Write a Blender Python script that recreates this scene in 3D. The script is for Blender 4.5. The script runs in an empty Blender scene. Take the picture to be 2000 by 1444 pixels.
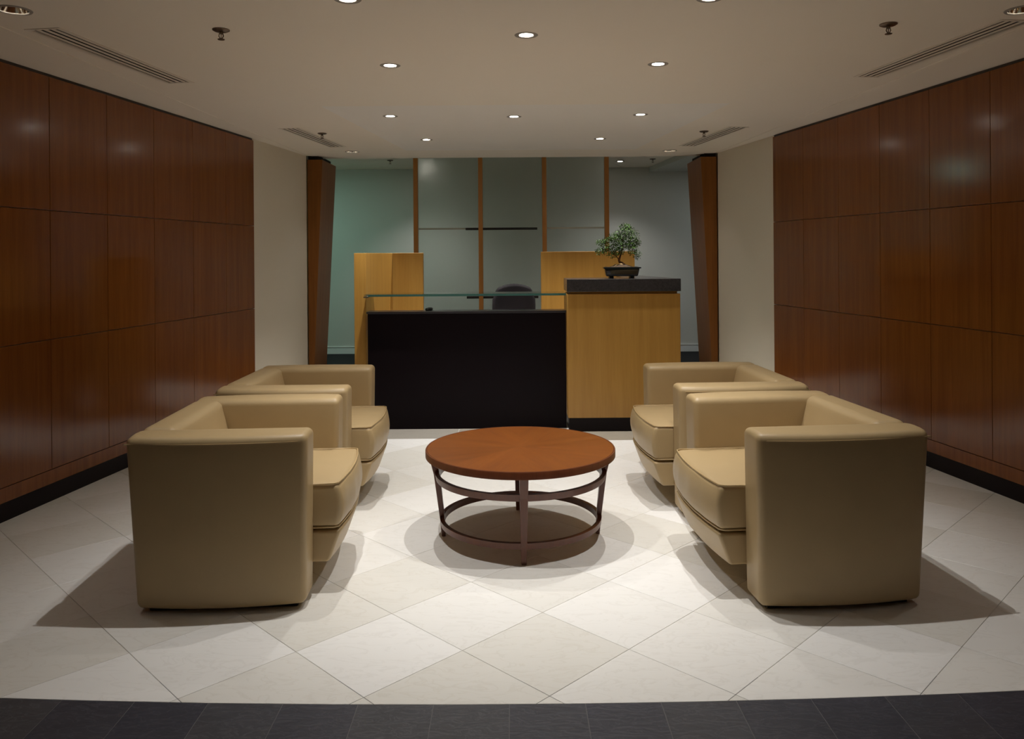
import bpy, bmesh, math, random
from mathutils import Vector, Matrix
from mathutils.geometry import delaunay_2d_cdt
R = math.radians
random.seed(7)
scene = bpy.context.scene
col = scene.collection

# ------------------------------------------------------------------ camera, world, exposure
HC = 1.45
cam_d = bpy.data.cameras.new('camera')
cam = bpy.data.objects.new('camera', cam_d); col.objects.link(cam)
cam.location = (0, 0, HC)
cam.rotation_euler = (Matrix.Rotation(R(90), 3, 'X') @ Matrix.Rotation(-0.0075, 3, 'Z')).to_euler()
cam_d.sensor_width = 36.0; cam_d.sensor_fit = 'HORIZONTAL'
cam_d.lens = 1556 / 2000 * 36.0
cam_d.shift_y = -225 / 2000
cam_d.clip_start = 0.05
scene.camera = cam
w = bpy.data.worlds.new('world'); scene.world = w; w.use_nodes = True
w.node_tree.nodes['Background'].inputs[0].default_value = (0.01, 0.01, 0.012, 1)
w.node_tree.nodes['Background'].inputs[1].default_value = 0.0
vs = scene.view_settings
vs.view_transform = 'Standard'; vs.look = 'None'; vs.gamma = 1.0; vs.use_curve_mapping = False
vs.exposure = 0.15
scene.cycles.diffuse_bounces = 8
P_MAIN, P_DESK, P_FILL, P_BACK, P_WASH = 79.0, 106.0, 6.0, 54.0, 6.0   # spot powers
LENS = 60.0                                                   # glow of the lamp lenses
WARM = (1.0, 0.975, 0.94)
CEIL = 2.553

# ------------------------------------------------------------------ materials
def newmat(name):
    m = bpy.data.materials.new(name); m.use_nodes = True
    nt = m.node_tree; b = nt.nodes['Principled BSDF']
    return m, nt, b
def plain(name, c, rough=.5, metal=0.0, spec=.5, coat=0.0, bump=0.0, bscale=200, var=0.0, vscale=6):
    m, nt, b = newmat(name)
    b.inputs['Base Color'].default_value = (*c, 1); b.inputs['Roughness'].default_value = rough
    b.inputs['Metallic'].default_value = metal; b.inputs['Specular IOR Level'].default_value = spec
    b.inputs['Coat Weight'].default_value = coat; b.inputs['Coat Roughness'].default_value = .12
    tc = nt.nodes.new('ShaderNodeTexCoord')
    n = nt.nodes.new('ShaderNodeTexNoise'); n.inputs['Scale'].default_value = vscale; n.inputs['Detail'].default_value = 4
    nt.links.new(tc.outputs['Object'], n.inputs['Vector'])
    mx = nt.nodes.new('ShaderNodeMix'); mx.data_type = 'RGBA'
    mx.inputs['A'].default_value = (*[x * (1 - var) for x in c], 1); mx.inputs['B'].default_value = (*[min(1, x * (1 + var)) for x in c], 1)
    nt.links.new(n.outputs['Fac'], mx.inputs['Factor']); nt.links.new(mx.outputs['Result'], b.inputs['Base Color'])
    if bump:
        n2 = nt.nodes.new('ShaderNodeTexNoise'); n2.inputs['Scale'].default_value = bscale; n2.inputs['Detail'].default_value = 3
        nt.links.new(tc.outputs['Object'], n2.inputs['Vector'])
        bp = nt.nodes.new('ShaderNodeBump'); bp.inputs['Strength'].default_value = bump; bp.inputs['Distance'].default_value = .002
        nt.links.new(n2.outputs['Fac'], bp.inputs['Height']); nt.links.new(bp.outputs['Normal'], b.inputs['Normal'])
    return m
def wood(name, c1, c2, rough=.3, stretch=(14, 14, .55), coat=0.0, radial=False, rndvar=.12, spec=.5):
    m, nt, b = newmat(name)
    L = nt.links.new
    tc = nt.nodes.new('ShaderNodeTexCoord'); oi = nt.nodes.new('ShaderNodeObjectInfo')
    off = nt.nodes.new('ShaderNodeVectorMath'); off.operation = 'SCALE'; off.inputs[0].default_value = (13, 7, 5)
    L(oi.outputs['Random'], off.inputs['Scale'])
    ad = nt.nodes.new('ShaderNodeVectorMath'); ad.operation = 'ADD'
    mp = nt.nodes.new('ShaderNodeMapping'); mp.inputs['Scale'].default_value = stretch
    L(tc.outputs['Object'], ad.inputs[0]); L(off.outputs['Vector'], ad.inputs[1]); L(ad.outputs['Vector'], mp.inputs['Vector'])
    n = nt.nodes.new('ShaderNodeTexNoise'); n.inputs['Scale'].default_value = 1.6; n.inputs['Detail'].default_value = 7; n.inputs['Roughness'].default_value = .62
    L(mp.outputs['Vector'], n.inputs['Vector'])
    mp2 = nt.nodes.new('ShaderNodeMapping'); mp2.inputs['Scale'].default_value = tuple(s * 9 for s in stretch)
    L(ad.outputs['Vector'], mp2.inputs['Vector'])
    n2 = nt.nodes.new('ShaderNodeTexNoise'); n2.inputs['Scale'].default_value = 1.4; n2.inputs['Detail'].default_value = 3
    L(mp2.outputs['Vector'], n2.inputs['Vector'])
    mm = nt.nodes.new('ShaderNodeMath'); mm.operation = 'MULTIPLY_ADD'; mm.inputs[1].default_value = .35
    L(n2.outputs['Fac'], mm.inputs[0]); L(n.outputs['Fac'], mm.inputs[2])
    cr = nt.nodes.new('ShaderNodeValToRGB'); cr.color_ramp.elements[0].position = .42; cr.color_ramp.elements[1].position = .95
    cr.color_ramp.elements[0].color = (*c1, 1); cr.color_ramp.elements[1].color = (*c2, 1)
    L(mm.outputs[0], cr.inputs['Fac'])
    hs = nt.nodes.new('ShaderNodeHueSaturation')
    mr = nt.nodes.new('ShaderNodeMapRange'); mr.inputs['To Min'].default_value = 1 - rndvar; mr.inputs['To Max'].default_value = 1 + rndvar
    L(oi.outputs['Random'], mr.inputs['Value']); L(mr.outputs['Result'], hs.inputs['Value']); L(cr.outputs['Color'], hs.inputs['Color'])
    L(hs.outputs['Color'], b.inputs['Base Color'])
    b.inputs['Roughness'].default_value = rough; b.inputs['Coat Weight'].default_value = coat; b.inputs['Coat Roughness'].default_value = .1
    b.inputs['Specular IOR Level'].default_value = spec
    return m
def stone(name, cA, cB, cV, rough, vein=.5, rnd=.1, scale=3.0, bump=0.0, spec=.5):
    m, nt, b = newmat(name); L = nt.links.new
    tc = nt.nodes.new('ShaderNodeTexCoord'); oi = nt.nodes.new('ShaderNodeObjectInfo')
    off = nt.nodes.new('ShaderNodeVectorMath'); off.operation = 'SCALE'; off.inputs[0].default_value = (17, 23, 3)
    L(oi.outputs['Random'], off.inputs['Scale'])
    ad = nt.nodes.new('ShaderNodeVectorMath'); ad.operation = 'ADD'
    L(tc.outputs['Object'], ad.inputs[0]); L(off.outputs['Vector'], ad.inputs[1])
    n = nt.nodes.new('ShaderNodeTexNoise'); n.inputs['Scale'].default_value = scale; n.inputs['Detail'].default_value = 6
    L(ad.outputs['Vector'], n.inputs['Vector'])
    mx = nt.nodes.new('ShaderNodeMix'); mx.data_type = 'RGBA'; mx.inputs['A'].default_value = (*cA, 1); mx.inputs['B'].default_value = (*cB, 1)
    L(n.outputs['Fac'], mx.inputs['Factor'])
    n2 = nt.nodes.new('ShaderNodeTexNoise'); n2.inputs['Scale'].default_value = scale * 2.2; n2.inputs['Detail'].default_value = 8; n2.inputs['Distortion'].default_value = 1.2
    mpv = nt.nodes.new('ShaderNodeMapping'); mpv.inputs['Scale'].default_value = (1, 2.6, 1); mpv.inputs['Rotation'].default_value = (0, 0, .5)
    L(ad.outputs['Vector'], mpv.inputs['Vector']); L(mpv.outputs['Vector'], n2.inputs['Vector'])
    cr = nt.nodes.new('ShaderNodeValToRGB'); e = cr.color_ramp.elements
    e[0].position = .47; e[0].color = (0, 0, 0, 1); e[1].position = .53; e[1].color = (0, 0, 0, 1)
    k = cr.color_ramp.elements.new(.5); k.color = (vein, vein, vein, 1)
    L(n2.outputs['Fac'], cr.inputs['Fac'])
    mx2 = nt.nodes.new('ShaderNodeMix'); mx2.data_type = 'RGBA'; mx2.inputs['B'].default_value = (*cV, 1)
    L(mx.outputs['Result'], mx2.inputs['A']); L(cr.outputs['Color'], mx2.inputs['Factor'])
    hs = nt.nodes.new('ShaderNodeHueSaturation')
    mr = nt.nodes.new('ShaderNodeMapRange'); mr.inputs['To Min'].default_value = 1 - rnd; mr.inputs['To Max'].default_value = 1 + rnd
    mr2 = nt.nodes.new('ShaderNodeMapRange'); mr2.inputs['To Min'].default_value = 1.45; mr2.inputs['To Max'].default_value = .5
    L(oi.outputs['Random'], mr.inputs['Value']); L(oi.outputs['Random'], mr2.inputs['Value'])
    L(mr.outputs['Result'], hs.inputs['Value']); L(mr2.outputs['Result'], hs.inputs['Saturation']); L(mx2.outputs['Result'], hs.inputs['Color'])
    L(hs.outputs['Color'], b.inputs['Base Color'])
    b.inputs['Roughness'].default_value = rough; b.inputs['Specular IOR Level'].default_value = spec
    if bump:
        bp = nt.nodes.new('ShaderNodeBump'); bp.inputs['Strength'].default_value = bump; bp.inputs['Distance'].default_value = .004
        L(n2.outputs['Fac'], bp.inputs['Height']); L(bp.outputs['Normal'], b.inputs['Normal'])
    return m
def glow(name, c, s):
    m, nt, b = newmat(name)
    b.inputs['Base Color'].default_value = (.8, .8, .8, 1)
    b.inputs['Emission Color'].default_value = (*c, 1); b.inputs['Emission Strength'].default_value = s
    return m
def glassmat(name, c, rough, ior=1.45):
    m, nt, b = newmat(name)
    b.inputs['Base Color'].default_value = (*c, 1); b.inputs['Roughness'].default_value = rough
    b.inputs['Transmission Weight'].default_value = 1; b.inputs['IOR'].default_value = ior
    return m

M = {}
M['wallwood'] = wood('cherry veneer', (.180, .054, .009), (.265, .088, .016), .155, rndvar=.035)
M['deskwood'] = wood('maple veneer', (.42, .215, .042), (.55, .305, .068), .34, rndvar=.03)
M['postwood'] = wood('honey wood', (.40, .17, .035), (.50, .23, .06), .35, rndvar=.04)
M['colwood'] = wood('column veneer', (.20, .072, .014), (.30, .115, .024), .45, rndvar=.03, spec=.25)
M['tabletop'] = wood('table top veneer', (.135, .036, .005), (.205, .062, .009), .3, stretch=(1.2, 12, 5), coat=.0, rndvar=.10)
M['tablewood'] = wood('table mahogany', (.095, .026, .010), (.150, .044, .017), .32, stretch=(20, 20, 2), coat=.05, rndvar=.02)
M['leather'] = plain('tan leather', (.44, .32, .165), .42, spec=.45, bump=.12, bscale=260, var=.05, vscale=9)
M['piping'] = plain('leather piping', (.45, .32, .155), .45, var=.04)
M['blackfoot'] = plain('black plastic', (.012, .011, .011), .5)
M['plaster'] = plain('warm white paint', (.74, .68, .56), .85, spec=.2, var=.015, vscale=2)
M['ceiling'] = plain('ceiling paint', (.92, .85, .735), .9, spec=.15, var=.012, vscale=1.5)
M['backwall'] = plain('office paint', (.60, .61, .57), .85, spec=.2, var=.015)
M['whitebase'] = plain('white base paint', (.80, .82, .82), .5, var=.01)
M['blackbase'] = plain('black base', (.006, .003, .005), .45, spec=.2, var=.1)
M['dark'] = plain('dark aubergine laminate', (.0045, .0016, .0034), .5, spec=.14, var=.08)
M['darkcap'] = plain('dark satin cap', (.030, .027, .034), .3, var=.05)
M['granite'] = stone('dark granite', (.010, .008, .009), (.060, .050, .050), (.10, .085, .08), .22, .6, .03, 55)
M['marble'] = stone('cream marble', (.865, .855, .82), (.81, .795, .75), (.68, .65, .59), .34, .30, .075, 2.6, spec=.35)
M['grout'] = plain('grout', (.42, .38, .32), .9, var=.1)
M['slate'] = stone('dark slate', (.024, .025, .034), (.048, .049, .064), (.09, .09, .11), .5, .55, .14, 6, bump=.5)
M['slategrout'] = plain('slate grout', (.15, .145, .15), .9)
M['carpet'] = plain('dark carpet', (.022, .022, .023), .95, spec=.1, bump=.6, bscale=400, var=.2, vscale=60)
M['frost'] = glassmat('frosted glass', (.88, .92, .89), .40)
M['glass'] = glassmat('clear greenish glass', (.80, .93, .88), .02, 1.5)
M['glassedge'] = plain('polished glass edge', (.05, .13, .11), .1, spec=.9)
M['strip'] = plain('beige strip', (.42, .42, .36), .5)
M['steel'] = plain('brushed steel', (.55, .55, .55), .25, metal=1)
M['chrome'] = plain('reflector chrome', (.75, .72, .68), .06, metal=1)
M['trim'] = plain('trim ring paint', (.34, .31, .27), .6)
M['bronze'] = plain('brass head', (.18, .13, .09), .35, metal=.8)
M['slot'] = plain('slot black', (.006, .004, .003), .8)
M['vent'] = plain('vent paint', (.84, .77, .66), .6)
M['gap'] = plain('shadow gap paint', (.09, .08, .07), .8)
M['lens'] = glow('lamp lens', (1.0, .93, .82), LENS)
M['lensdim'] = glow('dimmed lamp lens', (1.0, .93, .82), 12.0)
M['lensoff'] = glow('reflector bulb', (1.0, .9, .75), 30.0)
M['tube'] = glow('fluorescent diffuser', (.55, 1.0, .84), 13.0)
M['tube2'] = glow('cool fluorescent diffuser', (.86, .94, 1.0), 19.0)
M['fabric'] = plain('black upholstery', (.008, .005, .008), .75, var=.2, vscale=80)
M['pot'] = plain('glazed pot', (.012, .016, .017), .12, coat=.6, var=.3, vscale=30)
M['soil'] = plain('soil', (.06, .035, .018), .95, bump=.8, bscale=150, var=.4, vscale=60)
M['bark'] = plain('bark', (.15, .065, .03), .7, bump=.6, bscale=120, var=.3, vscale=60)
M['leaf'] = plain('leaf green', (.055, .115, .018), .5, spec=.3, var=.5, vscale=30)
M['moss'] = plain('pale root', (.42, .28, .12), .8, bump=.5, bscale=160, var=.3, vscale=40)

# ------------------------------------------------------------------ mesh helpers
def link(name, me, mat, parent=None, loc=(0, 0, 0), rz=0.0):
    o = bpy.data.objects.new(name, me); col.objects.link(o)
    if mat is not None and not me.materials: me.materials.append(M[mat])
    o.location = loc; o.rotation_euler = (0, 0, rz)
    if parent is not None: o.parent = parent
    return o
def mesh(name, bm, smooth=False, angle=None):
    bmesh.ops.recalc_face_normals(bm, faces=bm.faces)
    me = bpy.data.meshes.new(name); bm.to_mesh(me); bm.free()
    if smooth:
        for p in me.polygons: p.use_smooth = True
        if angle: me.set_sharp_from_angle(angle=R(angle))
    return me
def tag(o, label=None, cat=None, group=None, kind=None):
    if label: o['label'] = label
    if cat: o['category'] = cat
    if group: o['group'] = group
    if kind: o['kind'] = kind
    return o
def thing(name, label, cat, loc=(0, 0, 0), rz=0.0, group=None):
    o = bpy.data.objects.new(name, None); col.objects.link(o); o.empty_display_size = .1
    o.location = loc; o.rotation_euler = (0, 0, rz)
    return tag(o, label, cat, group)
def copy_tree(o, parent=None):
    c = o.copy(); col.objects.link(c)
    if parent is not None: c.parent = parent
    for ch in list(o.children): copy_tree(ch, c)
    return c
def add_prism(bm, poly, z0, z1):
    b = [bm.verts.new((p[0], p[1], z0)) for p in poly]; t = [bm.verts.new((p[0], p[1], z1)) for p in poly]
    n = len(poly)
    bm.faces.new(b[::-1]); bm.faces.new(t)
    for i in range(n): bm.faces.new((b[i], b[(i + 1) % n], t[(i + 1) % n], t[i]))
def add_box(bm, x0, x1, y0, y1, z0, z1): add_prism(bm, [(x0, y0), (x1, y0), (x1, y1), (x0, y1)], z0, z1)
def bev(bm, w, seg=2, limit=40):
    es = [e for e in bm.edges if len(e.link_faces) == 2 and e.calc_face_angle(0) > R(limit)]
    bmesh.ops.bevel(bm, geom=es, offset=w, segments=seg, affect='EDGES', profile=.5, clamp_overlap=True)
def box(name, mat, x0, x1, y0, y1, z0, z1, parent=None, bevel=.003, loc=(0, 0, 0), rz=0):
    bm = bmesh.new(); add_box(bm, x0, x1, y0, y1, z0, z1)
    bmesh.ops.recalc_face_normals(bm, faces=bm.faces)
    if bevel: bev(bm, bevel)
    return link(name, mesh(name, bm), mat, parent, loc, rz)
def prism(name, mat, poly, z0, z1, parent=None, bevel=.003, loc=(0, 0, 0)):
    bm = bmesh.new(); add_prism(bm, poly, z0, z1); bmesh.ops.recalc_face_normals(bm, faces=bm.faces)
    if bevel: bev(bm, bevel)
    return link(name, mesh(name, bm), mat, parent, loc)
def add_lathe(bm, prof, n=32, cx=0, cy=0, closed=False):
    rings = []
    for r, z in prof:
        if r < 1e-6: rings.append([bm.verts.new((cx, cy, z))])
        else: rings.append([bm.verts.new((cx + r * math.cos(2 * math.pi * i / n), cy + r * math.sin(2 * math.pi * i / n), z)) for i in range(n)])
    pairs = list(zip(rings, rings[1:]))
    if closed: pairs.append((rings[-1], rings[0]))
    for a, b in pairs:
        for i in range(n):
            j = (i + 1) % n
            if len(a) == 1 and len(b) > 1: bm.faces.new((a[0], b[j], b[i]))
            elif len(b) == 1 and len(a) > 1: bm.faces.new((a[i], a[j], b[0]))
            elif len(a) > 1: bm.faces.new((a[i], a[j], b[j], b[i]))
def lathe(name, mat, prof, parent=None, n=32, loc=(0, 0, 0), closed=False, angle=35):
    bm = bmesh.new(); add_lathe(bm, prof, n, closed=closed)
    return link(name, mesh(name, bm, True, angle), mat, parent, loc)
def add_tube(bm, pts, rad, n=8, cap=True):
    pts = [Vector(p) for p in pts]
    rs = rad if isinstance(rad, (list, tuple)) else [rad] * len(pts)
    rings = []; up = None
    for i, p in enumerate(pts):
        d = (pts[min(i + 1, len(pts) - 1)] - pts[max(i - 1, 0)]).normalized()
        if up is None: up = Vector((0, 0, 1)) if abs(d.z) < .9 else Vector((1, 0, 0))
        s = d.cross(up).normalized(); u = s.cross(d).normalized(); up = u
        rings.append([bm.verts.new(p + rs[i] * (math.cos(2 * math.pi * k / n) * s + math.sin(2 * math.pi * k / n) * u)) for k in range(n)])
    for a, b in zip(rings, rings[1:]):
        for k in range(n): bm.faces.new((a[k], a[(k + 1) % n], b[(k + 1) % n], b[k]))
    if cap: bm.faces.new(rings[0][::-1]); bm.faces.new(rings[-1])
def tube(name, mat, pts, rad, parent=None, n=8):
    bm = bmesh.new(); add_tube(bm, pts, rad, n)
    return link(name, mesh(name, bm, True, 60), mat, parent)
def rbox(hx, hy, hz, r, nx=6, ny=6, nz=6, fn=None):
    """rounded, subdivided box about the origin; fn deforms each point"""
    def ax(h, n):
        k = [math.tan(a) for a in (0, R(16), R(31), R(45))]
        inner = [-(h - r) + 2 * (h - r) * i / n for i in range(n + 1)]
        return [-(h - r) - r * t for t in k[:0:-1]] + inner + [(h - r) + r * t for t in k[1:]]
    A = (ax(hx, nx), ax(hy, ny), ax(hz, nz)); Hh = (hx, hy, hz)
    bm = bmesh.new(); cache = {}
    def V(p):
        q = Vector([max(-(h - r), min(h - r, c)) for c, h in zip(p, Hh)]); d = Vector(p) - q
        v = q + d.normalized() * r if d.length > 1e-9 else q
        if fn: v = Vector(fn(v))
        key = (round(p[0], 6), round(p[1], 6), round(p[2], 6))
        if key not in cache: cache[key] = bm.verts.new(v)
        return cache[key]
    for a in range(3):
        b, c = (a + 1) % 3, (a + 2) % 3
        for s in (-1, 1):
            for i in range(len(A[b]) - 1):
                for j in range(len(A[c]) - 1):
                    q = []
                    for u, v in ((i, j), (i + 1, j), (i + 1, j + 1), (i, j + 1)):
                        p = [0, 0, 0]; p[a] = s * Hh[a]; p[b] = A[b][u]; p[c] = A[c][v]; q.append(V(p))
                    bm.faces.new(q if s > 0 else q[::-1])
    return bm
def clip(poly, nx, ny, d):          # keep nx*x+ny*y >= d
    out = []
    for i in range(len(poly)):
        a, b = poly[i], poly[(i + 1) % len(poly)]
        da, db = nx * a[0] + ny * a[1] - d, nx * b[0] + ny * b[1] - d
        if da >= 0: out.append(a)
        if da * db < 0:
            t = da / (da - db); out.append((a[0] + t * (b[0] - a[0]), a[1] + t * (b[1] - a[1])))
    return out
def area(p): return abs(sum(p[i][0] * p[(i + 1) % len(p)][1] - p[(i + 1) % len(p)][0] * p[i][1] for i in range(len(p)))) / 2
def inside(pt, poly):
    c = False; x, y = pt
    for i in range(len(poly)):
        (x1, y1), (x2, y2) = poly[i], poly[i - 1]
        if (y1 > y) != (y2 > y) and x < (x2 - x1) * (y - y1) / (y2 - y1) + x1: c = not c
    return c
def sheet(outer, holes, zf):
    """flat sheet with holes; returns bmesh"""
    vs_, es = [], []
    for loop in [outer] + holes:
        b = len(vs_); vs_ += [Vector(p) for p in loop]; es += [(b + i, b + (i + 1) % len(loop)) for i in range(len(loop))]
    v, e, f, *_ = delaunay_2d_cdt(vs_, es, [], 1, 1e-6)
    bm = bmesh.new(); bv = [bm.verts.new((p[0], p[1], zf)) for p in v]
    for t in f:
        c = (sum(v[i][0] for i in t) / len(t), sum(v[i][1] for i in t) / len(t))
        if not inside(c, outer) or any(inside(c, h) for h in holes): continue
        bm.faces.new([bv[i] for i in t])
    bmesh.ops.delete(bm, geom=[x for x in bm.verts if not x.link_faces], context='VERTS')
    return bm
def circ(x, y, r, n=24): return [(x + r * math.cos(2 * math.pi * i / n), y + r * math.sin(2 * math.pi * i / n)) for i in range(n)]

# ------------------------------------------------------------------ the setting
YB, YP, YW = -2.6, 8.76, 11.75                 # lobby end, portal line, office back wall
def XL(y): return -2.82 + .129 * (y - 4.376)
def XR(y): return 2.93 - .158 * (y - 4.58)
EDGE = lambda x: 2.567 + .0205 * x * x         # curved joint between slate and marble
TH = .012

# marble floor, laid diagonally
fl = [(XL(EDGE(2.9)) - .05, 2.4), (XR(EDGE(2.9)) + .05, 2.4), (XR(YP) + .1, YP), (XL(YP) - .1, YP)]
floor = tag(prism('floor', 'grout', [(-3.4, 2.7), (3.4, 2.7), (2.6, YP), (-2.6, YP)], -.08, -.003, bevel=0), 'cream marble floor laid diagonally between the panelled walls', kind='structure')
half = .305; gx, gy = .1125, 2.613
g = .0013
full = [(half - g, 0), (0, half - g), (-half + g, 0), (0, -half + g)]
def tile_mesh(poly, name):
    bm = bmesh.new(); add_prism(bm, poly, -TH, 0); bmesh.ops.recalc_face_normals(bm, faces=bm.faces); bev(bm, .0008, 1)
    me = mesh(name, bm); me.materials.append(M['marble']); return me
full_me = tile_mesh(full, 'marble_tile')
planes = []
for k in range(-8, 9):                          # tangents of the curved edge
    x0 = k * .4; s = 2 * .0205 * x0; n = math.hypot(s, 1)
    planes.append((-s / n, 1 / n, (-s * x0 + EDGE(x0)) / n + .0015))
dL = (.129, 1); dR = (-.158, 1)
nl = math.hypot(1, .129); planes.append((1 / nl, -.129 / nl, (XL(0)) / nl + .004))
nr = math.hypot(1, .158); planes.append((-1 / nr, -.158 / nr, -(XR(0)) / nr + .004))
planes.append((0, -1, -YP))
for i in range(-12, 13):
    for j in range(-3, 24):
        if (i + j) % 2 == 0: continue
        cx, cy = gx + half * i, gy + half * j
        poly = [(cx + a, cy + b) for a, b in full]
        cut = poly
        for pl in planes:
            cut = clip(cut, *pl)
            if len(cut) < 3: break
        if len(cut) < 3 or area(cut) < 2e-5: continue
        if abs(area(cut) - area(poly)) < 1e-7: link('tile', full_me, None, floor, (cx, cy, 0))
        else: link('tile', tile_mesh([(a - cx, b - cy) for a, b in cut], 'marble_tile_cut'), None, floor, (cx, cy, 0))

M['border'] = stone('grey border stone', (.40, .37, .32), (.34, .31, .265), (.26, .235, .2), .4, .3, .05, 3)  # grey floor strip along the base of the desk
for x0, x1, y0, y1 in ((-1.34, -.45, 6.285, 6.629), (-.447, .442, 6.285, 6.629), (.445, 1.38, 6.19, 6.50)):
    box('border_stone', 'border', x0, x1, y0, y1, -.004, .0012, floor, .0006)

# slate floor of the lobby in front
slate = tag(prism('floor_slate', 'slategrout', [(-4.3, YB), (4.3, YB), (3.4, 2.72), (-3.4, 2.72)], -.09, -.0012, bevel=0), 'dark slate tile floor in front of the marble', kind='structure')
sp = .2445; sx0 = -.019
sl_me = None
for i in range(-14, 15):
    for j in range(0, 6):
        x0, x1 = sx0 + sp * i + .0015, sx0 + sp * (i + 1) - .0015
        if j == 0:
            y0 = 2.567 - sp + .0012
            xs = [x0 + (x1 - x0) * t / 4 for t in range(5)]
            poly = [(x0, y0), (x1, y0)] + [(x, EDGE(x) - .001) for x in reversed(xs)]
            cx, cy = (x0 + x1) / 2, y0
            bm = bmesh.new(); add_prism(bm, [(a - cx, b - cy) for a, b in poly], -TH, 0)
            link('tile', mesh('slate_tile_cut', bm), 'slate', slate, (cx, cy, 0))
        else:
            y1 = 2.567 - sp * j - .0012
            if sl_me is None:
                bm = bmesh.new(); s2 = sp / 2 - .0012; add_box(bm, -s2, s2, -s2, s2, -TH, 0); sl_me = mesh('slate_tile', bm); sl_me.materials.append(M['slate'])
            link('tile', sl_me, None, slate, ((x0 + x1) / 2, 2.567 - sp * (j + .5), 0))
box('lobby_slate', 'slate', -4.1, 4.1, YB, 2.567 - sp * 6, -TH, 0, slate, 0)
tag(prism('floor_carpet', 'carpet', [(-5.2, YP), (5.2, YP), (5.2, YW + .1), (-5.2, YW + .1)], -.08, .0, bevel=0), 'dark carpet floor of the office behind the desk', kind='structure')

# side walls with veneer panels
def wall(side):
    X = XL if side < 0 else XR
    nm = 'left' if side < 0 else 'right'
    t = .12 * side
    wl = tag(prism('wall_' + nm, 'plaster', [(X(YB), YB), (X(YP), YP), (X(YP) + t, YP), (X(YB) + t, YB)], -.02, 2.75, bevel=0), f'{nm} side wall, wood panels then cream paint', kind='structure')
    yend = 7.438 if side < 0 else 7.474
    step = .5375
    dy = (X(1) - X(0)); ln = math.hypot(1, dy); ang = math.atan2(1, dy)         # local x runs along the wall, away from the camera
    rows = [(.19, .961), (.965, 1.731), (1.735, 2.530)]
    W = step * ln - .003
    mes = []
    for z0, z1 in rows:
        bm = bmesh.new(); h = z1 - z0
        add_box(bm, 0, W, -.011, .011, 0, h); bmesh.ops.recalc_face_normals(bm, faces=bm.faces); bev(bm, .0015, 1)
        me = mesh('wood_panel', bm); me.materials.append(M['wallwood']); mes.append(me)
    n = 10
    for c in range(n):
        y0 = yend - step * (c + 1)
        for (z0, z1), me in zip(rows, mes):
            link('panel', me, None, wl, (X(y0) - .010 * side, y0, z0), ang)
    ys = yend - step * n
    L_ = (yend - ys) * ln
    bm = bmesh.new(); add_box(bm, 0, L_, -.012, .012, .106, .187)
    link('base_rail', mesh('base_rail', bm), 'wallwood', wl, (X(ys) - .010 * side, ys, 0), ang)
    bm = bmesh.new(); add_box(bm, 0, L_, -.004, .004, 2.531, CEIL)
    link('top_reveal', mesh('top_reveal', bm), 'gap', wl, (X(ys) - .003 * side, ys, 0), ang)
    bm = bmesh.new(); add_box(bm, 0, (yend - YB) * ln, -.008, .008, -.003, .105)
    tag(link('baseboard_' + nm, mesh('base', bm), 'blackbase', None, (X(YB) - .008 * side, YB, 0), ang), f'black base strip under the {nm} wood panels', kind='structure')
    # plain veneer for the stretch beside and behind the camera
    bm = bmesh.new(); add_box(bm, 0, (ys - YB) * ln, -.009, .009, .106, 2.53)
    link('lobby_veneer', mesh('lobby_veneer', bm), 'wallwood', wl, (X(YB) - .009 * side, YB, 0), ang)
    return wl
wall(-1); wall(1)
tag(box('wall_front', 'plaster', -4.2, 4.2, YB - .12, YB, -.02, 2.75, bevel=0), 'plain lobby wall behind the viewpoint', kind='structure')
# return walls between the room and the office behind
tag(prism('wall_portal_left', 'plaster', [(-5.2, YP + .02), (XL(YP) - .02, YP + .02), (XL(YP) - .02, YP + .14), (-5.2, YP + .14)], -.02, 3.0, bevel=0), 'return wall left of the opening', kind='structure')
tag(prism('wall_portal_right', 'plaster', [(XR(YP) + .02, YP + .02), (5.2, YP + .02), (5.2, YP + .14), (XR(YP) + .02, YP + .14)], -.02, 3.0, bevel=0), 'return wall right of the opening', kind='structure')
tag(box('wall_back', 'backwall', -5.3, 5.3, YW, YW + .1, -.02, 3.0, bevel=0), 'pale office wall far behind the desk', kind='structure')
tag(box('wall_office_left', 'backwall', -5.3, -5.2, YP, YW, -.02, 3.0, bevel=0), 'office side wall on the left', kind='structure')
tag(box('wall_office_right', 'backwall', 5.2, 5.3, YP, YW, -.02, 3.0, bevel=0), 'office side wall on the right', kind='structure')
bb = box('baseboard_back', 'whitebase', -5.2, 5.2, YW - .015, YW, 0, .098, bevel=.002)
tag(bb, 'white baseboard along the office back wall', kind='structure')
box('cap', 'whitebase', -5.2, 5.2, YW - .02, YW, .098, .108, bb, .002)

# lights and vents: where they sit in the ceiling
main_l = [(-.70, 3.43), (.866, 3.45), (.08, 4.01), (-.70, 4.63), (.86, 4.645)]
BAND_RISE = .008
desk_l = [(-.964, 6.365), (.025, 6.43), (1.037, 6.38), (-.816, 7.68), (.859, 7.70)]
fill_l = [(-1.5, 1.2), (1.66, 1.2), (.08, .4), (-1.5, -.9), (1.66, -.9)]  # unseen lobby downlights, added as dim fill light
wash_l = [(-2.207, 3.54), (-1.687, 8.456), (2.347, 3.647), (1.704, 8.567)]
vents = [(-2.172, 4.44, 1), (2.34, 4.42, -1), (-1.838, 7.475, 1), (1.905, 7.59, -1)]
VL, VW = 1.21, .158
def vang(s): return math.atan2(1, .129) if s > 0 else math.atan2(1, -.150)
def rot(p, a, c): return (c[0] + p[0] * math.cos(a) - p[1] * math.sin(a), c[1] + p[0] * math.sin(a) + p[1] * math.cos(a))
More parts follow.
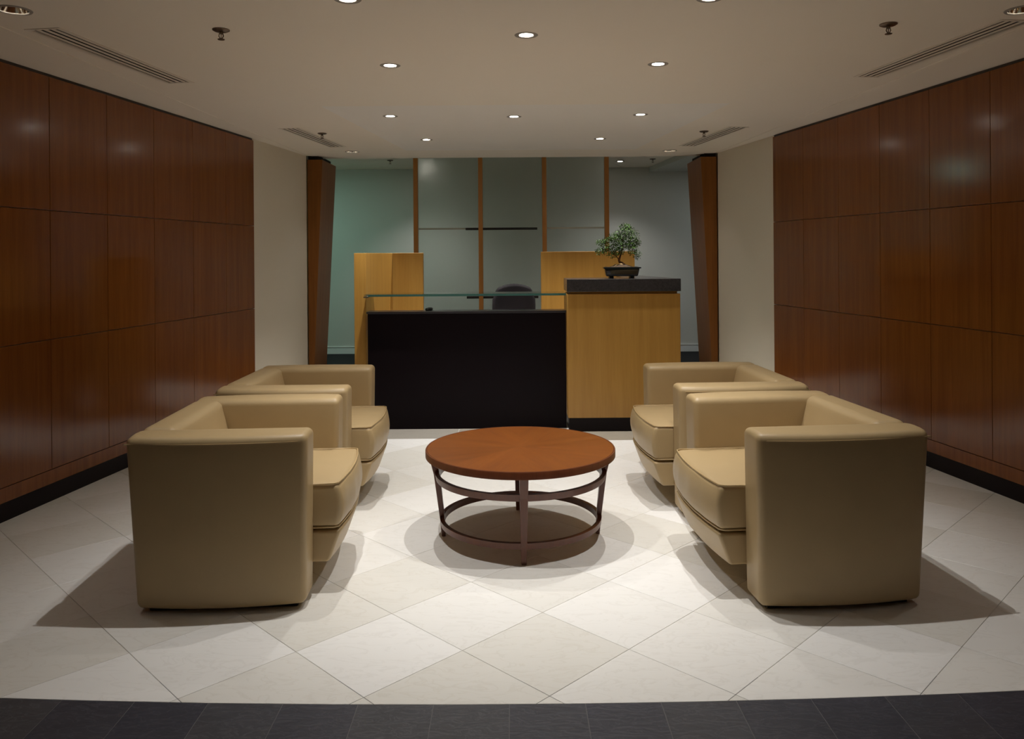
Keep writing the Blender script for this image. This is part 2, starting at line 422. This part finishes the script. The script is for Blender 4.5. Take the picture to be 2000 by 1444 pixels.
def vrect(v, dl=0, dw=0):
    a = vang(v[2]); return [rot(p, a, v) for p in ((-VL / 2 - dl, -VW / 2 - dw), (VL / 2 + dl, -VW / 2 - dw), (VL / 2 + dl, VW / 2 + dw), (-VL / 2 - dl, VW / 2 + dw))]
lightband_o = [(-1.40, 5.88), (1.62, 5.88), (1.31, 8.44), (-1.11, 8.40)]
lightband_i = [(-1.24, 6.286), (1.31, 6.286), (1.09, 8.37), (-1.03, 8.36)]
holes = [circ(x, y, .045) for x, y in main_l + fill_l] + [circ(x, y, .062) for x, y in wash_l] + [vrect(v) for v in vents] + [lightband_o]
YS = 9.04
ce_outer = [(XL(YB) - .05, YB - .05), (XR(YB) + .05, YB - .05), (XR(YP) + .05, YP), (XR(YP) - .42, YS), (XL(YP) + .42, YS), (XL(YP) - .05, YP)]
bm = sheet(ce_outer, holes, CEIL)
ceiling = tag(link('ceiling', mesh('ceiling', bm), 'ceiling'), 'cream plaster ceiling over the seating area', kind='structure')
M['tray'] = plain('tray paint', (.90, .865, .80), .9, spec=.15, var=.01)  # whiter paint and shallow recess imitate light reflected on the flat ceiling
bm = sheet(lightband_i, [circ(x, y, .045) for x, y in desk_l], CEIL + BAND_RISE)
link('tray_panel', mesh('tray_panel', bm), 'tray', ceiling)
# shallow sloped faces of the painted light bands above the desk
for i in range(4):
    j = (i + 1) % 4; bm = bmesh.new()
    bm.faces.new([bm.verts.new(p) for p in ((*lightband_o[i], CEIL), (*lightband_o[j], CEIL), (*lightband_i[j], CEIL + BAND_RISE), (*lightband_i[i], CEIL + BAND_RISE))])
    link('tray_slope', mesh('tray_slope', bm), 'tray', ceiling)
# thin wedge-shaped border panels along the walls
for s, X in ((-1, XL), (1, XR)):
    x0 = -2.54 if s < 0 else 2.68
    poly = [(X(2.6), 2.6), (X(YP), YP), (X(YP) - s * .02, YP), (x0 - s * (-.055) * -1.35, 2.6)]
    prism('border_panel', 'ceiling', poly, CEIL - .003, CEIL + .004, ceiling, 0)
# slab edge above the opening, and the top lid so that no light leaks
box('soffit_edge', 'ceiling', -2.2, 2.2, YS, YS + .02, CEIL, 3.0, ceiling, 0)
box('roof_lid', 'slot', -5.4, 5.4, YB - .3, YW + .3, 3.0, 3.05, ceiling, 0)
# office ceiling, tiled on the skew
oc = tag(box('ceiling_office', 'gap', -5.3, 5.3, YP + .14, YW + .05, 2.735, 2.76, bevel=0), 'tiled office ceiling behind the opening', kind='structure')
a25 = R(-24); ctm = None
for i in range(-10, 11):
    for j in range(-7, 8):
        p = rot((i * .6 + .16, j * .6 + .27), a25, (0, 10.6))
        sq = [rot(q, a25, p) for q in ((-.297, -.297), (.297, -.297), (.297, .297), (-.297, .297))]
        cut = sq
        for pl in ((1, 0, -4.6), (-1, 0, -4.6), (0, 1, YS + .03), (0, -1, -YW)):
            cut = clip(cut, *pl)
            if len(cut) < 3: break
        if len(cut) < 3 or area(cut) < 1e-3: continue
        bm = bmesh.new(); add_prism(bm, [(a - p[0], b - p[1]) for a, b in cut], 0, .012)
        link('tile', mesh('ceiling_tile', bm), 'ceiling', oc, (p[0], p[1], 2.72))
tag(prism('trim_1', 'backwall', [(2.03, YW), (2.25, YS + .1), (3.4, YS + .1), (3.4, YW)], 2.652, 2.735, bevel=0), 'dropped ceiling beam in the office at right', kind='structure')

# ------------------------------------------------------------------ ceiling fittings
def spot(parent, name, power, size, blend, color, z, aim=None, radius=.012):
    d = bpy.data.lights.new(name, 'SPOT'); d.energy = power; d.spot_size = R(size); d.spot_blend = blend; d.color = color; d.shadow_soft_size = radius
    o = bpy.data.objects.new(name, d); col.objects.link(o); o.parent = parent; o.location = (0, 0, z)
    if aim: o.rotation_euler = Vector(aim).to_track_quat('-Z', 'Y').to_euler()
    return o
def downlight(x, y, z, label, power, size=86, blend=1.0, group='small recessed downlights', color=WARM, lens='lens', aim=None):
    t = thing('downlight', label, 'downlight', (x, y, z), 0, group)
    lathe('trim_ring', 'trim', [(.034, .003), (.037, -.0012), (.058, -.0015), (.061, .001), (.045, .004), (.045, .03), (.034, .03)], t, 28, closed=True)
    lathe('lens', lens, [(0, .002), (.0335, .002), (.0335, .008), (0, .008)], t, 28)
    spot(t, 'lamp', power, size, blend, color, -.006, aim)
    return t
names_main = ['small downlight nearest the viewer on the left, cut by the top picture edge',
              'small downlight nearest the viewer on the right, cut by the top picture edge',
              'small glowing downlight directly above the round table',
              'small glowing downlight left of centre above the rear left armchair',
              'small glowing downlight right of centre above the rear right armchair']
for (x, y), n in zip(main_l, names_main): downlight(x, y, CEIL, n, P_MAIN)
names_desk = ['leftmost glowing downlight at the front of the ceiling tray', 'middle glowing downlight at the front of the ceiling tray',
              'rightmost glowing downlight at the front of the ceiling tray', 'rear left glowing downlight in the ceiling tray above the desk',
              'rear right glowing downlight in the ceiling tray above the desk']
for (x, y), n in zip(desk_l, names_desk): downlight(x, y, CEIL + BAND_RISE, n, P_DESK, aim=(0, .15, -1) if y < 7 else None)
for (x, y), n in zip(fill_l, ['dimmed lobby downlight before the viewpoint on the left', 'dimmed lobby downlight before the viewpoint on the right', 'dimmed lobby downlight straight above the viewpoint', 'dimmed lobby downlight behind the viewpoint on the left', 'dimmed lobby downlight behind the viewpoint on the right']): downlight(x, y, CEIL, n, P_FILL, 110, 1.0, lens='lensdim', group='lobby downlights out of view')
for (x, y), n in zip([(1.487, 10.89), (-1.17, 10.89)], ['glowing downlight in the office ceiling right of the frosted screen', 'office downlight seen as a soft glow through the left frosted pane']):
    downlight(x, y, 2.709, n, P_BACK, 110, group='office downlights')
def wash(x, y, label):
    t = thing('reflector_downlight', label, 'downlight', (x, y, CEIL), 0, 'wide reflector downlights near the walls')
    lathe('trim_ring', 'trim', [(.060, .0), (.062, -.004), (.074, -.003), (.077, .001), (.062, .003)], t, 32, closed=True)
    lathe('reflector', 'chrome', [(.061, .0), (.058, .03), (.050, .07), (.036, .105), (.020, .125), (.020, .128), (.040, .108), (.056, .07), (.063, .03), (.063, .0)], t, 40)
    lathe('bulb', 'lensoff', [(0, .075), (.012, .078), (.019, .09), (.019, .12), (0, .126)], t, 20)
    spot(t, 'lamp', P_WASH, 80, .8, WARM, .070, radius=.012)
for (x, y), n in zip(wash_l, ['unlit-looking chrome downlight in the top left picture corner', 'small chrome downlight above the left leaning column',
                              'chrome downlight in the top right picture corner', 'small chrome downlight above the right leaning column']): wash(x, y, n)
# slot diffusers
def diffuser(v, label):
    t = thing('slot_diffuser', label, 'air vent', (v[0], v[1], CEIL), vang(v[2]), 'linear slot diffusers')
    bm = bmesh.new(); add_box(bm, -VL / 2, VL / 2, -VW / 2, VW / 2, .05, .09)
    for s in (-1, 1):
        add_box(bm, -VL / 2 - .004, VL / 2 + .004, s * VW / 2 - .004, s * VW / 2 + .004, .004, .05)
        add_box(bm, s * VL / 2 - .004, s * VL / 2 + .004, -VW / 2, VW / 2, .004, .05)
    link('duct_box', mesh('duct_box', bm), 'slot', t)
    bm = bmesh.new()
    for s in (-1, 1):
        add_box(bm, -VL / 2 - .014, VL / 2 + .014, min(s * VW / 2 - s * .010, s * VW / 2 + s * .014), max(s * VW / 2 - s * .010, s * VW / 2 + s * .014), -.003, .004)
        add_box(bm, min(s * VL / 2 - s * .004, s * VL / 2 + s * .014), max(s * VL / 2 - s * .004, s * VL / 2 + s * .014), -VW / 2 + .010, VW / 2 - .010, -.003, .004)
    link('frame', mesh('frame', bm), 'vent', t)
    for k in (-1, 0, 1):
        bm = bmesh.new(); add_box(bm, -VL / 2 + .004, VL / 2 - .004, -.0108, .0108, -.001, .0015)
        link('slat', mesh('slat', bm), 'vent', t, (0, k * .0401, 0))
for v, n in zip(vents, ['long four-slot air diffuser in the ceiling near the front left wall', 'long four-slot air diffuser in the ceiling near the front right wall',
                        'four-slot air diffuser in the ceiling before the left leaning column', 'four-slot air diffuser in the ceiling before the right leaning column']): diffuser(v, n)
def sprinkler(x, y, z, label):
    t = thing('sprinkler', label, 'sprinkler', (x, y, z), 0, 'ceiling sprinkler heads')
    lathe('escutcheon', 'bronze', [(0, -.010), (.030, -.010), (.041, -.004), (.041, .001), (0, .001)], t, 24)
    bm = bmesh.new(); add_tube(bm, [(0, 0, -.009), (0, 0, -.022)], .009, 10)
    for s in (-1, 1): add_tube(bm, [(s * .008, 0, -.02), (s * .011, 0, -.032), (s * .003, 0, -.046)], .0025, 6)
    add_tube(bm, [(0, 0, -.022), (0, 0, -.046)], .002, 6)
    link('frame', mesh('frame', bm, True, 50), 'bronze', t)
    lathe('deflector', 'bronze', [(0, -.050), (.016, -.050), (.017, -.047), (0, -.046)], t, 16)
for x, y, z, n in [(-1.405, 3.87, CEIL, 'brass sprinkler head on the ceiling at front left'), (1.832, 3.86, CEIL, 'brass sprinkler head on the ceiling at front right'),
                   (-1.70, 7.169, CEIL, 'sprinkler head beside the rear left air diffuser'), (1.748, 7.219, CEIL, 'sprinkler head beside the rear right air diffuser'),
                   (-1.618, 10.64, 2.719, 'sprinkler head on the office ceiling left of the frosted screen'), (1.90, 10.70, 2.719, 'sprinkler head on the office ceiling right of the frosted screen')]: sprinkler(x, y, z, n)
# unseen fluorescent fixtures, added behind the return walls to light the office
def fluor(x, y, lens, label):
    t = thing('ceiling_light', label, 'ceiling light', (x, y, 2.70), 0)
    bm = bmesh.new(); add_box(bm, -.62, .62, -.17, .17, -.03, .017); bmesh.ops.recalc_face_normals(bm, faces=bm.faces); bev(bm, .006)
    link('housing', mesh('housing', bm), 'trim', t)
    box('diffuser', lens, -.59, .59, -.145, .145, -.045, -.031, t, .004)
fluor(-3.3, 10.3, 'tube', 'fluorescent office light hidden behind the left return wall')
fluor(3.3, 10.3, 'tube2', 'fluorescent office light hidden behind the right return wall')

# ------------------------------------------------------------------ leaning wood columns at the opening
def column(s, label):
    t = thing('leaning_column', label, 'column', (0, 0, 0))
    xw = (XL(YP) if s < 0 else XR(YP)) + (.004 if s < 0 else -.004)
    x_top, x_bot = s * 2.085, s * 2.20
    if s > 0: x_top, x_bot = 2.09, 2.205
    y0, y1 = YP + .03, 9.47
    zt = 2.512
    bm = bmesh.new()
    lo = [(xw, y0), (x_bot, y0), (x_bot - s * -.02, y1), (xw, y1)]; hi = [(xw, y0), (x_top, y0), (x_top, y1), (xw, y1)]
    b = [bm.verts.new((*p, 0.0)) for p in lo]; u = [bm.verts.new((*p, zt)) for p in hi]
    bm.faces.new(b); bm.faces.new(u)
    for i in range(4): bm.faces.new((b[i], b[(i + 1) % 4], u[(i + 1) % 4], u[i]))
    bmesh.ops.recalc_face_normals(bm, faces=bm.faces); bev(bm, .003)
    link('body', mesh('body', bm), 'colwood', t)
    a, c = sorted((xw, x_top - s * -.05))
    box('shadow_gap', 'slot', a, c, y0 + .03, y1 - .05, zt, zt + .05, t, 0)
column(-1, 'wood column leaning outward at the left side of the opening'); column(1, 'wood column leaning outward at the right side of the opening')

# ------------------------------------------------------------------ frosted screen behind the desk
YF = 9.55
scr = thing('glass_screen', 'frosted glass screen with slim wood posts behind the reception desk', 'screen', (0, YF, 0))
pxs = [-1.146, -.372, .391, 1.137]
for x in pxs: box('post', 'postwood', x - .026, x + .026, -.05, .02, 0, 2.72, scr, .003)
for i, (a, b) in enumerate(zip(pxs, pxs[1:])):
    gp = box('pane', 'frost', a + .028, b - .028, -.006, .006, .02, 2.71, scr, .001)
    if i != 1: box('seam_strip', 'strip', a + .03, b - .03, -.010, -.0065, 1.752, 1.772, gp, 0)
for z, x0, x1 in ((1.757, -.553, .305), (.938, -.545, .312)):
    box('pull_bar', 'blackfoot', x0, x1, -.030, -.012, z - .014, z + .014, scr, .003)

# ------------------------------------------------------------------ reception desk
desk = thing('reception_desk', 'reception desk with a black front panel and maple side return', 'desk', (0, 0, 0))
box('front_panel', 'dark', -1.206, .444, 6.63, 6.66, .0, .962, desk, .002)
box('panel_cap', 'darkcap', -1.215, .446, 6.622, 6.80, .962, .980, desk, .003)
box('work_surface', 'darkcap', -1.15, .44, 6.80, 7.32, .715, .745, desk, .003)
prism('side_return', 'deskwood', [(-1.330, 6.70), (-1.232, 6.70), (-1.125, 7.50), (-1.223, 7.50)], 0, 1.470, desk, .003)
box('back_return', 'deskwood', -1.13, -.838, 7.50, 7.56, 0, 1.470, desk, .003)
tag(link('desk_phone', mesh('desk_phone', rbox(.030, .04, .010, .009, 4, 4, 2, lambda v: (v.x, v.y, v.z + (.004 * (1 - (v.x / .030) ** 2) if v.z > 0 else 0))), True), 'blackfoot', None, (-.705, 6.745, .9905)), 'low dark object lying on the black desk edge near the left return', 'phone')

cab = thing('counter_cabinet', 'maple veneered counter cabinet at the right end of the desk', 'cabinet', (0, 0, 0))
cpoly = lambda e: [(.448 + e, 6.485 + e), (1.368 - e, 6.485 + e), (1.20 - e, 7.46 - e), (1.00, 7.46 - e), (.98, 7.0), (.448 + e, 6.90 - e)]
prism('body', 'deskwood', cpoly(0), .113, 1.121, cab, .003)
prism('reveal', 'deskwood', cpoly(.022), 1.119, 1.1405, cab, 0)
prism('toe_kick', 'blackbase', cpoly(.012), 0, .114, cab, 0)
tag(prism('granite_countertop', 'granite', [(.444, 6.475), (1.372, 6.475), (1.195, 7.49), (.98, 7.49), (.97, 6.93), (.444, 6.87)], 1.141, 1.243, None, .003), 'thick speckled dark granite slab on the maple counter cabinet', 'countertop')
gl = thing('glass_shelf', 'long clear green-edged glass shelf above the black desk front', 'shelf', (0, 0, 0))
prism('glass_plate', 'glass', [(-1.226, 6.57), (.442, 6.57), (.442, 6.89), (-1.203, 6.89), (-1.226, 6.72)], 1.108, 1.127, gl, .002)
box('polished_edge', 'glassedge', -1.19, .442, 6.566, 6.5695, 1.109, 1.126, gl, 0)
box('clip', 'blackfoot', -1.228, -1.192, 6.564, 6.69, 1.100, 1.1075, gl, .002)
tag(box('wood_divider', 'deskwood', .272, 1.155, 7.50, 7.56, 0, 1.472, None, .003), 'maple divider panel standing behind the bonsai and granite top', 'panel')

# office chair
oc_ = thing('office_chair', 'black office chair behind the desk, only its backrest showing', 'office chair', (.02, 7.72, 0), R(8))
bk = rbox(.20, .035, .27, .03, 8, 2, 8, lambda v: (v.x * (1.06 - .75 * max(0, v.z - .10) ** 1.5 * 8 * .5) , v.y + .5 * v.x * v.x - .12 * v.z * .3, v.z - (1.1 * v.x * v.x if v.z > .15 else 0)))
link('backrest', mesh('backrest', bk, True), 'fabric', oc_, (0, .02, .895))
st = rbox(.24, .23, .045, .04, 6, 6, 2, lambda v: (v.x, v.y, v.z - .3 * v.x * v.x))
link('seat', mesh('seat', st, True), 'fabric', oc_, (0, .26, .49))
tube('back_strut', 'blackfoot', [(0, .30, .44), (0, .04, .46), (0, -.01, .60), (0, .03, .78)], .018, oc_)
lathe('gas_column', 'blackfoot', [(0, .10), (.03, .10), (.03, .28), (.018, .28), (.018, .45), (0, .45)], oc_, 16, (0, .26, 0))
for k in range(5):
    a = 2 * math.pi * k / 5 + .3
    lg = tube('base_leg', 'blackfoot', [(0, .26, .11), (.15 * math.cos(a), .26 + .15 * math.sin(a), .095), (.28 * math.cos(a), .26 + .28 * math.sin(a), .075)], [.024, .02, .014], oc_)
    bm = bmesh.new(); add_tube(bm, [(.28 * math.cos(a) - .022 * math.sin(a), .26 + .28 * math.sin(a) + .022 * math.cos(a), .03), (.28 * math.cos(a) + .022 * math.sin(a), .26 + .28 * math.sin(a) - .022 * math.cos(a), .03)], .029, 16)
    link('caster', mesh('caster', bm, True, 50), 'blackfoot', lg)
for s in (-1, 1):
    tube('armrest', 'blackfoot', [(s * .18, .26, .44), (s * .27, .27, .47), (s * .28, .27, .66), (s * .27, .20, .69), (s * .27, .38, .69)], .014, oc_)

# ------------------------------------------------------------------ bonsai
bon = thing('bonsai', 'small leafy bonsai in a dark glazed pot on the granite countertop', 'bonsai', (.912, 6.66, 1.243), R(-3))
def potf(v):
    t = (v.z + .034) / .068
    k = .90 + .10 * t
    return (v.x * k, v.y * k, v.z)
link('pot', mesh('pot', rbox(.145, .095, .034, .012, 6, 4, 4, potf), True), 'pot', bon, (0, 0, .053))
bm = bmesh.new()
for x0, x1, y0, y1 in ((-.154, .154, -.104, -.090), (-.154, .154, .090, .104), (-.154, -.138, -.09, .09), (.138, .154, -.09, .09)): add_box(bm, x0, x1, y0, y1, .083, .095)
link('rim', mesh('rim', bm), 'pot', bon)
for sx in (-1, 1):
    for sy in (-1, 1): box('foot', 'pot', sx * .085 - .018, sx * .085 + .018, sy * .05 - .014, sy * .05 + .014, 0, .024, bon, .004)
def hill(v): return (v.x, v.y, v.z + .028 * max(0, 1 - (v.x / .09) ** 2) * max(0, 1 - (v.y / .08) ** 2) + .004 * math.sin(v.x * 90) * math.cos(v.y * 80))
link('soil', mesh('soil', rbox(.132, .086, .006, .005, 16, 12, 1, hill), True), 'soil', bon, (0, 0, .088))
tr = tube('trunk', 'bark', [(.028, 0, .09), (.022, 0, .112), (.006, 0, .126), (-.012, .004, .134), (-.018, .004, .150), (-.008, 0, .185), (.006, -.004, .225), (.012, 0, .27), (.008, 0, .32)], [.018, .0145, .012, .0115, .0095, .0075, .0062, .005, .0035], bon, 10)
tube('root', 'moss', [(.03, -.02, .100), (.0, -.03, .118), (-.03, -.035, .112), (-.07, -.04, .098)], [.006, .008, .007, .003], bon, 8)
def br(pts, r0): tube('branch', 'bark', pts, [r0 * (1 - .7 * i / (len(pts) - 1)) for i in range(len(pts))], tr, 6)
br([(-.016, .004, .15), (-.035, .0, .18), (-.07, -.01, .205), (-.12, -.02, .235), (-.175, -.02, .225)], .0045)
br([(-.06, -.01, .20), (-.10, .03, .26), (-.13, .03, .30), (-.17, .02, .315)], .003)
br([(.008, 0, .24), (.05, .02, .275), (.10, .02, .30), (.14, .01, .295)], .0035)
br([(.01, 0, .27), (-.02, -.04, .31), (-.06, -.05, .345)], .003)
br([(.01, 0, .30), (.03, .03, .36), (.05, .02, .41)], .003)
br([(.008, 0, .26), (.06, -.03, .26), (.11, -.04, .225), (.125, -.04, .19)], .003)
bm = bmesh.new(); rnd = random.Random(3)
clumps = [(-.16, -.01, .30, .055, .030), (-.105, .02, .325, .05, .028), (-.05, -.03, .345, .065, .040), (.0, .0, .37, .07, .045), (.055, .01, .40, .065, .045), (.09, .0, .365, .06, .045), (.035, .02, .435, .05, .028),
          (-.175, -.02, .225, .045, .035), (-.12, -.02, .245, .055, .035), (-.06, -.02, .265, .065, .05), (-.01, -.02, .275, .07, .05), (.05, .0, .31, .07, .05), (.10, .01, .30, .055, .05), (.135, .01, .30, .035, .045),
          (-.07, -.02, .205, .05, .035), (-.02, .0, .225, .05, .035), (.09, -.03, .235, .05, .04), (.125, -.04, .20, .035, .04), (-.03, .02, .31, .08, .05), (.08, -.02, .27, .05, .04)]
for cx, cy, cz, rx, rz in clumps:
    for _ in range(int(170 * rx / .055)):
        while True:
            d = Vector((rnd.uniform(-1, 1), rnd.uniform(-1, 1), rnd.uniform(-1, 1)))
            if d.length < 1: break
        p = Vector((cx + d.x * rx, cy + d.y * rx * .9, cz + d.z * rz))
        az = rnd.uniform(0, 2 * math.pi); dr = Vector((math.cos(az), math.sin(az), rnd.uniform(-1.1, .35))).normalized()
        sd = dr.cross(Vector((rnd.uniform(-.4, .4), rnd.uniform(-.4, .4), 1))).normalized(); up = sd.cross(dr)
        l = rnd.uniform(.012, .020); wd = l * .26
        a = bm.verts.new(p); b = bm.verts.new(p + dr * l * .5 + sd * wd + up * .002); c = bm.verts.new(p + dr * l - up * .002); e = bm.verts.new(p + dr * l * .5 - sd * wd + up * .002)
        bm.faces.new((a, b, c)); bm.faces.new((a, c, e))
fo = link('foliage', mesh('foliage', bm), 'leaf', bon); fo['kind'] = 'stuff'

# ------------------------------------------------------------------ round coffee table
tb = thing('coffee_table', 'round cherry coffee table with four tapered legs and two ring stretchers', 'coffee table', (.035, 4.12, 0))
RT, HT = .488, .455
top = lathe('top', 'tablewood', [(0, HT - .03), (RT - .015, HT - .03), (RT - .0088, HT - .006), (0, HT - .006)], tb, 96)
NW = 8; bm = bmesh.new()
wr = RT - .0095; poly = [(.0, .0)] + [(wr * math.cos(-math.pi / NW + 2 * math.pi / NW * k / 12), wr * math.sin(-math.pi / NW + 2 * math.pi / NW * k / 12)) for k in range(13)]
add_prism(bm, poly, HT - .006, HT); wme = mesh('veneer_wedge', bm); wme.materials.append(M['tabletop'])
for k in range(NW): link('veneer_wedge', wme, None, top, (0, 0, 0), 2 * math.pi * (k + .5) / NW)
lathe('rim', 'tablewood', [(RT - .0149, HT - .033), (RT - .006, HT - .038), (RT, HT - .034), (RT, HT - .003), (RT - .002, HT), (RT - .0075, HT), (RT - .0085, HT - .002)], tb, 96, closed=True)
def ring(name, r0, r1, z0, z1):
    lathe(name, 'tablewood', [(r0 - .011, z0), (r0 + .011, z0), (r1 + .011, z1), (r1 - .011, z1)], tb, 96, closed=True)
ring('ring_stretcher', .424, .430, .305, .337)
ring('ring_stretcher', .402, .405, .075, .104)
for k in range(4):
    a = math.pi / 2 * k + R(1.5)
    bm = bmesh.new(); pts = []
    secs = [(.455, .021, HT - .034), (.430, .0195, .32), (.404, .015, .09), (.398, .012, 0.0)]
    rings = [[bm.verts.new((r + sx * w_ * .8, sy * w_, z)) for sx, sy in ((-1, -1), (1, -1), (1, 1), (-1, 1))] for r, w_, z in secs]
    bm.faces.new(rings[0]); bm.faces.new(rings[-1])
    for p, q in zip(rings, rings[1:]):
        for i in range(4): bm.faces.new((p[i], p[(i + 1) % 4], q[(i + 1) % 4], q[i]))
    bmesh.ops.recalc_face_normals(bm, faces=bm.faces); bev(bm, .003, 2, 50)
    link('leg', mesh('leg', bm), 'tablewood', tb, (0, 0, 0), a)

# ------------------------------------------------------------------ leather armchairs (local +x is the front)
def make_armchair():
    t = thing('leather_armchair', 'x', 'armchair')
    HA = .714; z0 = .022
    bow = .036
    def shape(side):
        def fn(v):
            zz = (v.z + (HA - z0) / 2) / (HA - z0)
            x = v.x - (.040 * zz if v.x < 0 else -.010 * zz) * abs(v.x) / .345
            y = v.y
            if side * v.y > 0: y += side * bow * (1 - (v.x / .36) ** 2)
            y += side * .006 * (zz - .5)
            z = v.z
            if zz > .85: z += .010 * (1 - (v.y / .08) ** 2) * max(0, (zz - .85) / .15)
            return (x, y, z)
        return fn
    for s in (-1, 1):
        arm = link('arm', mesh('arm', rbox(.340, .080, (HA - z0) / 2, .026, 10, 4, 8, shape(s)), True), 'leather', t, (0, s * .398, z0 + (HA - z0) / 2))
        # seam along the outer top edge and the front edge of the arm
        pts = []
        for k in range(15):
            x = -.350 + .665 * k / 14
            pts.append((x - .03 * (1 if k == 0 else 0), s * (.0805 + .003 + bow * (1 - (x / .36) ** 2)) - 0, (HA - z0) / 2 - .022))
        tube('seam', 'piping', pts, .0032, arm, 6)
        box('glide', 'blackfoot', -.30, .30, -.045, .045, -z0, .004, arm, .004, (0, 0, -(HA - z0) / 2))
    def bkf(v):
        zz = (v.z + .28) / .56
        x = v.x - .040 * zz
        if v.x > 0: x += .10 * (1 - zz) - .0
        if v.x > 0: x += .018 * (1 - (v.y / .3) ** 2) * (1 - (2 * zz - 1) ** 2)
        z = v.z + (.006 if v.z > .26 else 0)
        return (x, v.y, z)
    link('backrest', mesh('backrest', rbox(.075, .330, .288, .035, 4, 8, 8, bkf), True), 'leather', t, (-.266, 0, .430))
    # outer back skin, a little proud between the arms
    def skin(v): return (v.x - .040 * (v.z + .32) / .64, v.y, v.z)
    link('back_panel', mesh('back_panel', rbox(.020, .332, .330, .012, 2, 8, 8, skin), True), 'leather', t, (-.322, 0, .362))
    # loose seat cushion, front bulging
    def cu(v):
        f = max(0, v.x) / .33
        e = 1 - (v.y / .30) ** 2; zc = 1 - (v.z / .095) ** 2
        x = v.x + f * (.028 * e + .020 * zc + .004 * math.sin(v.y * 40) * zc)
        y = v.y * (1 + .012 * zc)
        z = v.z + (.022 * e * (1 - (v.x / .36) ** 2) if v.z > 0 else 0) + (.0018 * math.sin(v.x * 60 + v.y * 25) if v.z > .06 else 0)
        return (x, y, z)
    cz = .374; HCu = .095
    cush = link('seat_cushion', mesh('seat_cushion', rbox(.315, .318, HCu, .022, 10, 10, 6, cu), True), 'leather', t, (.132, 0, cz))
    for zz in (HCu - .006, -HCu + .006):
        pts = []
        def P(x, y): return (cu(Vector((x, y, zz))) )
        path = [(-.05 + .345 * k / 8, -.315) for k in range(9)] + [(.312, -.30 + .60 * k / 10) for k in range(11)] + [(.295 - .345 * k / 8, .315) for k in range(9)]
        for x, y in path:
            q = P(x, y); pts.append((q[0], q[1], zz + (.004 if zz > 0 else -.004)))
        tube('piping', 'piping', pts, .0042, cush, 6)
    # front rail under the cushion, raked back towards the floor
    def rl(v):
        f = (v.z + .068) / .136
        return (v.x + (.050 * f + .022 * (1 - (v.y / .3) ** 2) if v.x > 0 else 0), v.y, v.z)
    link('front_rail', mesh('front_rail', rbox(.36, .316, .068, .014, 4, 8, 3, rl), True), 'leather', t, (.048, 0, .198))
    return t
ch = make_armchair()
specs = [((-1.221, 3.722, 0), 3.2, 'tan leather armchair nearest the viewer on the left'), ((-1.267, 4.86, 0), 0.5, 'tan leather armchair on the left nearer the desk'),
         ((1.286, 3.708, 0), 185.0, 'tan leather armchair nearest the viewer on the right'), ((1.234, 4.845, 0), 182.5, 'tan leather armchair on the right nearer the desk')]
for i, (loc, a, lab) in enumerate(specs):
    o = ch if i == 0 else copy_tree(ch)
    o.location = loc; o.rotation_euler = (0, 0, R(a)); tag(o, lab, 'armchair', 'tan leather armchairs around the table')
